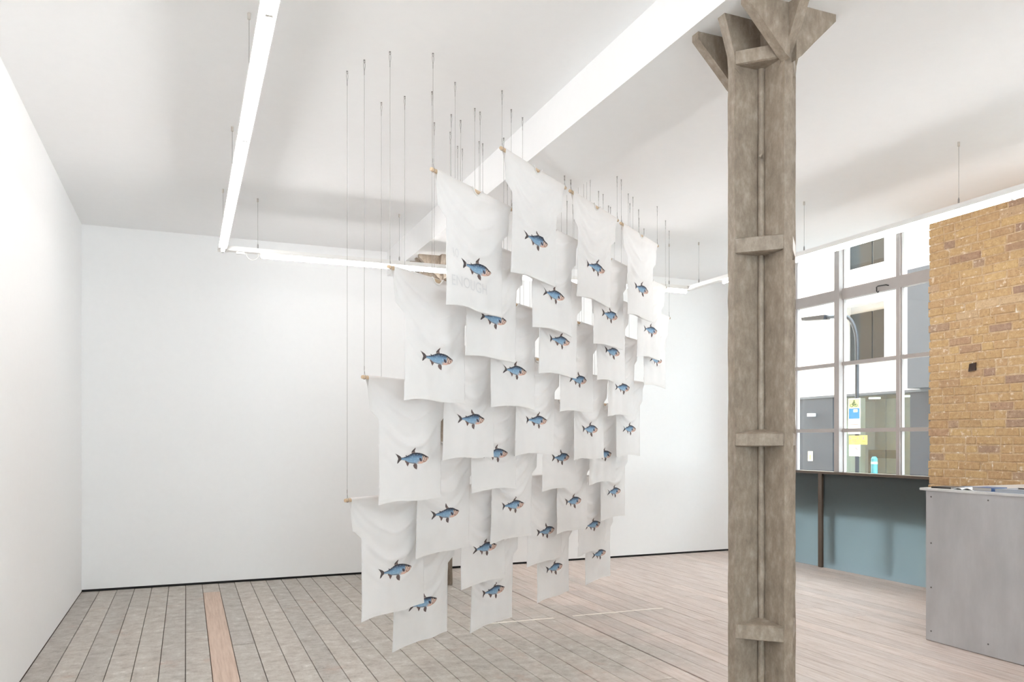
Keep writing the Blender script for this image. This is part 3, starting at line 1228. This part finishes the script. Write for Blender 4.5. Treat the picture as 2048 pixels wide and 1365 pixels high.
cnt = 0
for ri, (th, X0, Y0, items) in enumerate(ROWS):
    phi = math.radians(90 - th)
    e = Vector((math.cos(phi), math.sin(phi), 0))
    for ci, (u0, z) in enumerate(items):
        P = Vector((X0, Y0, z)) + e * u0
        sh, ms = VAR[(ri * 3 + ci * 5 + (ri // 2)) % len(VAR)]
        pos = POSN[len(items)][ci]
        s = link('t_shirt', ms['t_shirt'])
        s.location = P
        s.rotation_euler = (0, 0, phi)
        tag(s, 'white blue-fish T-shirt, %s in the %s' % (pos, ROWN[ri]), 't-shirt', 'fish T-shirts hanging in rows')
        for nm, base in (('hem', 'hem'), ('sleeve_hem_a', 'sleeve_hem'), ('sleeve_hem_b', 'sleeve_hem'), ('collar', 'collar'), ('fish_print', 'fish_print')):
            ch = link(base, ms[nm], s)
            if base == 'fish_print':
                ch['label'] = 'printed blue fish with grey fins'
        if ri == 7 and ci == 0:
            for body, uu, vv, sz in (('10', -0.22, 0.415, 0.075), ('IS', -0.10, 0.455, 0.06), ('ENOUGH', -0.075, 0.575, 0.088)):
                tm = text_mesh('faint_lettering', body, sz, M['ghost'])
                for vtx in tm.vertices:
                    vtx.co = sh.P(uu + vtx.co.x, vv - vtx.co.y, 1, 0.0012)
                lt = link('faint_lettering', tm, s)
                lt['label'] = 'faint grey lettering showing through the cloth'
        rod = link('wooden_rod', rod_me)
        rod.location = P
        rod.rotation_euler = (0, 0, phi)
        tag(rod, 'pale wooden rod carrying the %s T-shirt in the %s' % (pos, ROWN[ri]), 'rod', 'rods through the shirt sleeves')
        for sd, uu in (('left', 0.019), ('right', RL - 0.019)):
            Q = P + e * uu
            zc = ceiling_at(Q.x, Q.y)
            wz0, wz1 = Q.z + 0.040, zc - 0.062
            wire = empty('suspension_wire', (Q.x, Q.y, Q.z), phi)
            tag(wire, 'thin steel wire to %s end of %s rod in the %s' % (sd, ORD[len(items)][ci], ROWN[ri]), 'wire', 'wires holding the rods')
            cb = link('cable', cable_me, wire)
            cb.location = (0, 0, 0.040)
            cb.scale = (1, 1, wz1 - wz0)
            link('rod_loop', rod_loop_me, wire)
            k = link('crimp_sleeve', crimp_me, wire)
            k.location = (0, 0, 0.040)
            if wz1 - wz0 > 0.055:
                k = link('crimp_sleeve', crimp_me, wire)
                k.location = (0, 0, wz1 - Q.z - 0.022)
            k = link('ceiling_loop', top_loop_me, wire)
            k.location = (0, 0, max(wz1, wz0) - Q.z)
            if wz1 < wz0:                  # rods right under the beam have hardly any wire
                cb.scale = (1, 1, 0.01)
                k.scale = (1, 1, max(0.2, (zc - 0.014 - wz0) / 0.048))
            k = link('screw_eye', eye_me, wire)
            k.location = (0, 0, zc - Q.z)
        cnt += 1

# ---------------------------------------------------------------- counter with printed matter
CX0, CY1, CZ = 5.13, 4.335, 1.133
ct = empty('reception_counter', (CX0, CY1, 0))
tag(ct, 'grey board reception counter in front of the brick pier', 'counter')
CL, CDp = 2.6, 1.25
MB().box(0.0, 0.02, -CL, 0, 0.004, CZ - 0.012).build('front_panel', M['counter'], ct)
MB().box(0.02, CDp, -0.02, 0, 0.004, CZ - 0.012).build('end_panel', M['counter'], ct)
MB().box(0.02, CDp, -CL, -CL + 0.02, 0.004, CZ - 0.012).build('end_panel', M['counter'], ct)
MB().bevbox(-0.012, CDp, -CL, 0.045, CZ - 0.012, CZ + 0.006, 0.002).build('counter_top', M['counter_top'], ct)
for yy, zz in ((-0.045, 1.075), (-0.045, 0.73), (-0.045, 0.40), (-0.045, 0.075), (-0.50, 1.08), (-0.50, 0.085), (-1.0, 1.08), (-1.0, 0.085)):
    MB().tube([(-0.002, yy, zz), (0.004, yy, zz)], 0.006, 8).build('screw', M['screw'], ct)

TZ = CZ + 0.006


def book(name, label, cat, loc, w, d, h, rz, cover, paper, hard=0.003):
    root = empty(name, (loc[0], loc[1], TZ + (loc[2] if len(loc) > 2 else 0)), rz)
    tag(root, label, cat, 'printed matter on the counter')
    MB().box(-w / 2 + 0.004, w / 2 - 0.003, -d / 2 + 0.003, d / 2 - 0.003, hard, h - hard).build('pages', paper, root)
    b = MB()
    b.box(-w / 2, w / 2, -d / 2, d / 2, 0, hard)
    b.box(-w / 2, w / 2, -d / 2, d / 2, h - hard, h)
    b.box(-w / 2, -w / 2 + 0.004, -d / 2, d / 2, hard, h - hard)
    b.build('cover', cover, root)
    return root


P_WHITE = plain('white_paper', srgb(240, 239, 238), 0.7, var=0.01)
P_GREY = plain('grey_page_edges', srgb(176, 172, 168), 0.8)
book('magazine', 'dark-covered magazine lying nearest the end of the counter', 'magazine', (5.235, 4.235), 0.17, 0.15, 0.013, 0.12, plain('dark_cover', srgb(52, 48, 46), 0.5), P_GREY, 0.0025)
book('magazine', 'blue-grey leaflet just behind the dark magazine', 'leaflet', (5.42, 4.20), 0.15, 0.16, 0.007, 0.15, plain('blue_grey_cover', srgb(120, 140, 165), 0.5), P_WHITE, 0.001)
lf = empty('open_leaflet', (5.25, 4.055, TZ), 0.05)
tag(lf, 'bright white open leaflet lying on the counter', 'leaflet', 'printed matter on the counter')
for sgn in (-1, 1):
    b = MB()
    vs, fs = [], []
    for k in range(9):
        a = k / 8
        hgt = 0.004 + 0.016 * math.sin(math.pi * min(1, a * 1.15)) * (1 - 0.55 * a)
        for xx in (-0.10, 0.10):
            for dz in (0.0, 0.002):
                vs.append((xx, sgn * a * 0.085, hgt + dz - 0.004))
    for k in range(8):
        o = k * 4
        fs += [(o, o + 4, o + 6, o + 2), (o + 1, o + 3, o + 7, o + 5), (o, o + 1, o + 5, o + 4), (o + 2, o + 6, o + 7, o + 3)]
    fs += [(0, 2, 3, 1), (32, 33, 35, 34)]
    b.add(vs, fs).build('page', P_WHITE, lf)
book('thick_paperback', 'thick paperback with blue cover and grey page edges on the counter', 'book', (5.235, 3.905), 0.15, 0.155, 0.026, math.pi / 2, plain('deep_blue_cover', srgb(62, 92, 140), 0.4), P_GREY, 0.0015)
book('large_book', 'wide pale blue-grey book at the right of the counter', 'book', (5.27, 3.66), 0.26, 0.28, 0.024, math.pi / 2, plain('pale_blue_cover', srgb(150, 160, 174), 0.4), plain('pale_grey_edges', srgb(168, 172, 180), 0.8), 0.003)
book('notebook', 'thin dark-edged notebook lying on the pale blue-grey book', 'book', (5.31, 3.60, 0.0245), 0.15, 0.22, 0.012, math.pi / 2, plain('beige_cover', srgb(190, 182, 176), 0.5), plain('dark_edges', srgb(70, 66, 64), 0.8), 0.002)


# ---------------------------------------------------------------- marks on the floor
def floor_pt(px, py):
    d = 1590.0 * EYE / (py - 880.0)
    k = (px - 1024.0) / 1590.0
    p = FW * d + RT * (k * d)
    return p


def paint_strip(a, b, w, label):
    a, b = Vector(a), Vector(b)
    d = (b - a).normalized()
    nrm = Vector((-d.y, d.x)) * (w / 2)
    rr = random.Random(int(a.x * 1000))
    pts = []
    n = 14
    vs = []
    for k in range(n + 1):
        p = a + (b - a) * (k / n)
        j1, j2 = rr.uniform(0.6, 1.25), rr.uniform(0.6, 1.25)
        for q in (p + nrm * j1, p - nrm * j2):
            vs += [(q.x, q.y, 0.0003), (q.x, q.y, 0.0014)]
    fs = []
    for k in range(n):
        o = k * 4
        fs += [(o + 1, o + 5, o + 7, o + 3), (o, o + 2, o + 6, o + 4), (o, o + 4, o + 5, o + 1), (o + 2, o + 3, o + 7, o + 6)]
    fs += [(0, 1, 3, 2), (n * 4, n * 4 + 2, n * 4 + 3, n * 4 + 1)]
    o = MB().add(vs, fs).build('paint_line', M['paint_line'])
    tag(o, label, 'floor marking')


paint_strip(floor_pt(969, 1249), floor_pt(1107, 1237), 0.032, 'short worn cream paint line on the floor below the shirts')
paint_strip(floor_pt(1145, 1233), floor_pt(1326, 1217), 0.030, 'long thin cream paint line on the floor right of the shirts')

# ---------------------------------------------------------------- street outside
up = MB().box(XL - 0.2, XR + 0.15, YR - 0.2, YB + 0.2, ZW + 0.2, 10.5).build('shading_storeys', M['brickwork'])  # unseen mass added to block skylight over the street
tag(up, 'added unseen brick storeys above the ceiling, shading the street', 'building', kind='structure')
nb = MB().box(XL - 0.2, XR + 0.15, YB + 0.2, 26.0, -0.55, 10.5).build('shading_house', M['brickwork'])  # unseen house added to keep the street in shade
tag(nb, 'added unseen brick house beyond the far wall, shading the street', 'building', kind='structure')
FX = 13.0
street_z = -0.55
g = MB().box(7.36, FX + 3, -6, 32, street_z - 0.2, street_z).build('street_ground', plain('pale_paving', srgb(176, 174, 170), 0.85, bump=0.2, bscale=30))
tag(g, 'pale paved street outside the window', 'street', kind='structure')

bd = empty('office_building', (FX, 13.0, street_z))
tag(bd, 'white rendered building with dark grey ground floor across the street', 'building')
WHITE = plain('white_render', (0.86, 0.86, 0.855, 1), 0.8, var=0.01)
DGREY = plain('blue_grey_panel', srgb(52, 56, 65), 0.55, var=0.03)
LGREY = plain('light_grey_reveal', srgb(206, 210, 214), 0.6, var=0.02)
DKGL = plain('dark_window_glass', srgb(36, 40, 44), 0.08)
LOBBY = plain('pale_lobby_wall', srgb(196, 200, 198), 0.7, var=0.03)
LOBBY2 = plain('grey_lobby_wall', srgb(186, 186, 190), 0.7, var=0.05)


def bp(name, mat, x0, x1, y0, y1, z0, z1, parent=None, label=None):
    """box given in room coordinates, stored relative to the building"""
    o = MB().box(x0 - FX, x1 - FX, y0 - 13.0, y1 - 13.0, z0 - street_z, z1 - street_z).build(name, mat, parent or bd)
    if label:
        o['label'] = label
    return o


ZS = 2.47
# upper storeys: wall built round the window openings
WY0, WY1 = 11.96, 13.16
openings = [(3.16, 4.36), (5.08, 6.4)]
UW = MB()


def ub(y0, y1, z0, z1, x0=FX, x1=FX + 0.45):
    UW.box(x0 - FX, x1 - FX, y0 - 13.0, y1 - 13.0, z0 - street_z, z1 - street_z)


ub(11.12, WY0, ZS, 9.0)
ub(WY1, 14.50, ZS, 9.0)
ub(WY0, WY1, ZS, 3.16)
ub(WY0, WY1, 4.36, 5.08)
ub(WY0, WY1, 6.4, 9.0)
ub(14.62, 30.0, ZS, 9.0)
ub(14.50, 14.62, ZS, 3.0)
ub(14.50, 14.62, 4.3, 9.0)
UW.build('wall', WHITE, bd)
bp('side_wall', plain('blue_grey_cladding', srgb(78, 82, 90), 0.6), FX - 0.35, FX + 0.45, -5, 11.10, ZS, 4.72)
bp('parapet', LGREY, FX - 0.1, FX + 0.45, -5, 11.12, 4.72, 9.0)
bp('soffit', plain('dark_soffit', srgb(88, 92, 98), 0.6), FX, FX + 2.4, -5, 30, ZS - 0.05, ZS)
for z0, z1 in openings:
    wn = bp('window', LGREY, FX + 0.34, FX + 0.40, WY0, WY1, z0, z1)
    wn['label'] = 'large window with dark glass'
    bp('pane', DKGL, FX + 0.30, FX + 0.338, WY0 + 0.12, 12.52, z0 + 0.02, z1 - 0.16, wn)
    bp('pane', DKGL, FX + 0.30, FX + 0.338, 12.56, WY1 - 0.02, z0 + 0.02, z1 - 0.16, wn)
    bp('blind', plain('brick_red_blind', srgb(150, 110, 104), 0.7) if z0 < 4 else plain('tan_blind', srgb(196, 168, 150), 0.7), FX + 0.29, FX + 0.299, 12.10, 12.22, z0 + 0.45, z1 - 0.2, wn)
    bp('window_sill', WHITE, FX - 0.04, FX + 0.30, WY0 - 0.02, WY1 + 0.02, z0 - 0.03, z0)
# shallow drawn joints in the render
bp('render_joint', LGREY, FX - 0.004, FX, 13.66, 13.672, 3.1, 4.1)
bp('render_joint', LGREY, FX - 0.004, FX, 13.30, 13.72, 4.86, 4.87)
ns = bp('window', DKGL, FX + 0.2, FX + 0.25, 14.48, 14.64, 3.0, 4.3)
ns['label'] = 'narrow slit window'
# ground floor
pier = bp('pier', DGREY, FX + 0.02, FX + 0.9, 13.36, 14.42, street_z, ZS - 0.05, None, 'blue-grey panelled pier')
bp('bulkhead_lamp', LGREY, FX - 0.10, FX + 0.02, 13.86, 14.0, 2.02, 2.09, pier)
bp('notice', plain('cream_notice', srgb(236, 228, 200), 0.6), FX + 0.008, FX + 0.0199, 13.95, 14.09, 1.02, 1.24, pier)
bp('notice_mark', plain('yellow_mark', srgb(238, 206, 120), 0.6), FX + 0.004, FX + 0.0079, 13.99, 14.05, 1.05, 1.16, pier)
bp('bollard_strip', plain('reflective_strip', srgb(206, 206, 206), 0.5), FX - 0.02, FX + 0.0199, 14.0, 14.07, 0.34, 0.72, pier)
bp('bollard_base', plain('light_blue_plastic', srgb(96, 148, 190), 0.5), FX - 0.06, FX + 0.0199, 13.94, 14.13, 0.16, 0.32, pier)
bp('lock_box', plain('grey_lock_box', srgb(92, 98, 110), 0.5), FX - 0.02, FX + 0.0199, 13.42, 13.52, 0.36, 0.52, pier)
bp('pier', DGREY, FX + 0.02, FX + 0.9, 8.0, 11.36, street_z, ZS - 0.05, None, 'blue-grey panelled pier')
bp('lobby_wall', LOBBY, FX + 2.2, FX + 2.3, 12.7, 20, street_z, ZS - 0.05)
bp('lobby_wall', LOBBY2, FX + 1.5, FX + 1.6, 10.0, 13.6, street_z, ZS - 0.05)
bp('lobby_side', LOBBY, FX + 0.3, FX + 0.9, 13.30, 13.355, street_z, ZS - 0.05)
bp('lobby_floor', plain('grey_lobby_floor', srgb(150, 150, 148), 0.6), FX, FX + 2.3, 10, 30, street_z - 0.02, street_z + 0.02)
bp('brick_return', plain('red_brick_return', srgb(176, 120, 104), 0.8), FX + 0.3, FX + 0.5, 14.5, 18, street_z, ZS - 0.05)
bp('poster', plain('white_poster', srgb(232, 232, 236), 0.6), FX + 0.26, FX + 0.29, 14.5, 14.66, 0.55, 1.15)
for ya, yb in ((11.38, 12.05), (12.07, 12.72), (12.74, 13.34)):
    bp('shop_pane', M['shop_glass'], FX + 0.15, FX + 0.16, ya, yb, 0.10, ZS - 0.06)
bp('sill', plain('dark_sill', srgb(120, 120, 118), 0.5), FX + 0.05, FX + 0.3, 11.36, 13.36, street_z, 0.10)
bp('door_frame', DGREY, FX + 0.9, FX + 0.96, 13.15, 13.22, street_z, 1.22)
bp('door_frame', DGREY, FX + 0.9, FX + 0.96, 12.4, 13.22, 1.10, 1.28)
bp('entry_panel', plain('brown_entry_panel', srgb(120, 96, 98), 0.5), FX + 0.13, FX + 0.149, 13.22, 13.27, 0.66, 0.84)
bp('red_notice', plain('dull_red_notice', srgb(168, 116, 116), 0.6), FX + 0.13, FX + 0.149, 13.03, 13.13, 0.48, 0.60)
bp('magenta_notice', plain('magenta_notice', srgb(196, 70, 160), 0.6), FX + 0.13, FX + 0.149, 13.04, 13.24, 0.16, 0.25)
for yy in (12.2, 13.0):
    MB().tube([(0.85, yy - 13.0, ZS - 0.08 - street_z), (0.85, yy - 13.0, ZS - 0.052 - street_z)], 0.12, 20).build('ceiling_lamp', M['lamp_disc'], bd)

# lamp post with signs
PXp, PYp = 11.0, 11.0 * 0.97425
kpx = (1714 - 1024) / 1590.0
PYp = PXp * (FW.y + kpx * RT.y) / (FW.x + kpx * RT.x)
lp = empty('lamp_post', (PXp, PYp, street_z))
tag(lp, 'dark grey curved lamp post carrying street signs outside the window', 'lamp post')
GPOLE = plain('dark_grey_steel', srgb(50, 53, 60), 0.45, metal=0.2)
dpost = PXp * FW.x + PYp * FW.y


def pz(py):
    return EYE + (880 - py) * dpost / 1590.0


arc = [(0, 0, 0), (0, 0, pz(690) - street_z)]
for k in range(1, 9):
    a = k / 8 * math.pi / 2
    arc.append((0, 0.34 * (1 - math.cos(a)), pz(690) - street_z + 0.56 * math.sin(a)))
arc.append((0, 0.85, pz(690) - street_z + 0.60))
MB().tube(arc, 0.034, 10).build('pole', GPOLE, lp, smooth=True)
MB().prism([(0.70, pz(690) - street_z + 0.63), (1.30, pz(690) - street_z + 0.66), (1.28, pz(690) - street_z + 0.60), (0.72, pz(690) - street_z + 0.55)], 'x', -0.08, 0.08).build('lamp_head', GPOLE, lp)
# a sign plate: pixel edges turned into metres on the post's own plane, plates face the window
mpp = dpost / 1590.0 / math.cos(math.radians(90) - (math.atan2(PXp, PYp)))


def plate(name, x0, x1, y0, y1, mat, label, dx=-0.05, parent=None):
    ya, yb = -(x1 - 1714) * mpp, -(x0 - 1714) * mpp
    o = MB().box(dx - 0.004, dx, ya, yb, pz(y1) - street_z, pz(y0) - street_z).build(name, mat, parent or lp)
    if label:
        o['label'] = label
    return o


SW = plain('white_sign_face', srgb(240, 242, 246), 0.5, var=0.01)
SG = plain('lime_sign_face', srgb(196, 224, 150), 0.5, var=0.02)
SB = plain('blue_sign_face', srgb(36, 122, 208), 0.5, var=0.02)
SY = plain('amber_sign_face', srgb(248, 206, 110), 0.5, var=0.02)
INK = plain('black_sign_ink', srgb(52, 66, 44), 0.6)
GINK = plain('grey_sign_ink', srgb(150, 140, 140), 0.6)
s1 = plate('cycle_sign', 1702.3, 1724.3, 797.5, 839, SW, 'green and blue cycle route sign')
plate('green_field', 1703.6, 1722.8, 799, 815.5, SG, None, -0.0545, s1)
plate('blue_field', 1703.6, 1722.8, 817.5, 838, SB, None, -0.0545, s1)


def on_plate(px, py, dx=-0.060):
    return (dx, -(px - 1714) * mpp, pz(py) - street_z)


bic = MB()
for cx in (1708.9, 1716.6):
    c = on_plate(cx, 811.5)
    bic.tube([(c[0], c[1] + 2.7 * mpp * math.cos(2 * math.pi * k / 14), c[2] + 2.7 * dpost / 1590 * math.sin(2 * math.pi * k / 14)) for k in range(15)], 0.005, 5, False)
for path in ([(1712.6, 804.5), (1710.6, 808.5), (1712.4, 812.0)], [(1710.6, 808.0), (1714.4, 808.5), (1716.6, 811.5)], [(1712.6, 804.0), (1715.2, 806.2)]):
    bic.tube([on_plate(*p) for p in path], 0.009, 6)
bic.tube([on_plate(1713.2, 802.6), on_plate(1713.8, 801.2)], 0.013, 8)
bic.build('cyclist_symbol', INK, s1)
ar = MB().prism([(0, 0.06), (-0.055, 0.0), (-0.02, 0.0), (-0.02, -0.055), (0.02, -0.055), (0.02, 0.0), (0.055, 0.0)], 'x', -0.001, 0.001)
arrow = ar.build('arrow_symbol', SW, s1)
arrow.location = on_plate(1708.7, 822.8, -0.0562)
plate('route_badge', 1712.2, 1719.6, 819.5, 825.2, SW, None, -0.0562, s1)
plate('route_badge_field', 1713.2, 1718.8, 820.3, 824.4, SG, None, -0.0578, s1)


def sign_text(body, px, py, size, mat, parent, dx):
    tm = text_mesh('sign_lettering', body, size, mat)
    o = link('sign_lettering', tm, parent)
    o.location = on_plate(px, py, dx)
    # text lies in x-y facing +z: turn it upright facing the window (-X)
    o.rotation_euler = (math.pi / 2, 0, -math.pi / 2)
    return o


sign_text('The City', 1713.4, 829.4, 0.062, SW, s1, -0.057)
sign_text('5 mins', 1713.4, 834.8, 0.05, SW, s1, -0.057)
sign_text('11', 1716, 822.4, 0.03, INK, s1, -0.0592)
s2 = plate('parking_plate', 1701.5, 1724.2, 839.5, 868.5, SW, 'white parking plate')
pm = plate('plate_symbol', 1703.5, 1706.5, 842.5, 847, plain('pale_blue_ink', srgb(160, 180, 220), 0.6), None, -0.0545, s2)
plate('plate_text_rule', 1710.5, 1722, 843.2, 845.2, plain('pale_orange_ink', srgb(240, 214, 176), 0.6), None, -0.0545, s2)
plate('plate_text_rule', 1706, 1721, 849.0, 850.4, GINK, None, -0.0545, s2)
s3 = plate('amber_notice', 1703.5, 1724.8, 872, 889.5, SY, 'amber street notice')
s4 = plate('amber_notice', 1725.4, 1736.6, 871.5, 889.5, SY, 'small amber street notice')
for qx in (1706.5, 1719.8):
    plate('notice_mark', qx - 1, qx + 1, 874.5, 879, GINK, None, -0.0545, s3)
for qy in (877.5, 880.2, 882.9, 886.8):
    plate('notice_rule', 1709.5, 1717.5, qy, qy + 0.9, GINK, None, -0.0545, s3)
plate('notice_mark', 1729.0, 1731.2, 874, 880, GINK, None, -0.0545, s4)
plate('notice_rule', 1727.5, 1733.5, 882.8, 884, plain('orange_ink', srgb(214, 150, 80), 0.6), None, -0.0545, s4)
s5 = plate('white_notice', 1703.5, 1724.2, 890, 913, SW, 'white street notice with a grey arrow')
na = MB().tube([on_plate(1716, 896, -0.0555), on_plate(1721, 902, -0.0555)], [0.016, 0.004], 5)
na.build('notice_arrow', GINK, s5)
bn = empty('street_bollard', (PXp + 0.3, PYp - 0.1, street_z))
tag(bn, 'teal bollard wrapped in pale bands beside the lamp post', 'bollard')
zz0 = pz(950) - street_z
MB().tube([(0, 0, 0), (0, 0, pz(918) - street_z), (0, 0, pz(914) - street_z)], [0.055, 0.055, 0.03], 12).build('body', plain('teal_plastic', srgb(70, 140, 150), 0.5), bn)
MB().tube([(0, 0, pz(929) - street_z), (0, 0, pz(924) - street_z)], 0.057, 12).build('band', plain('pale_green_band', srgb(170, 210, 170), 0.5), bn)
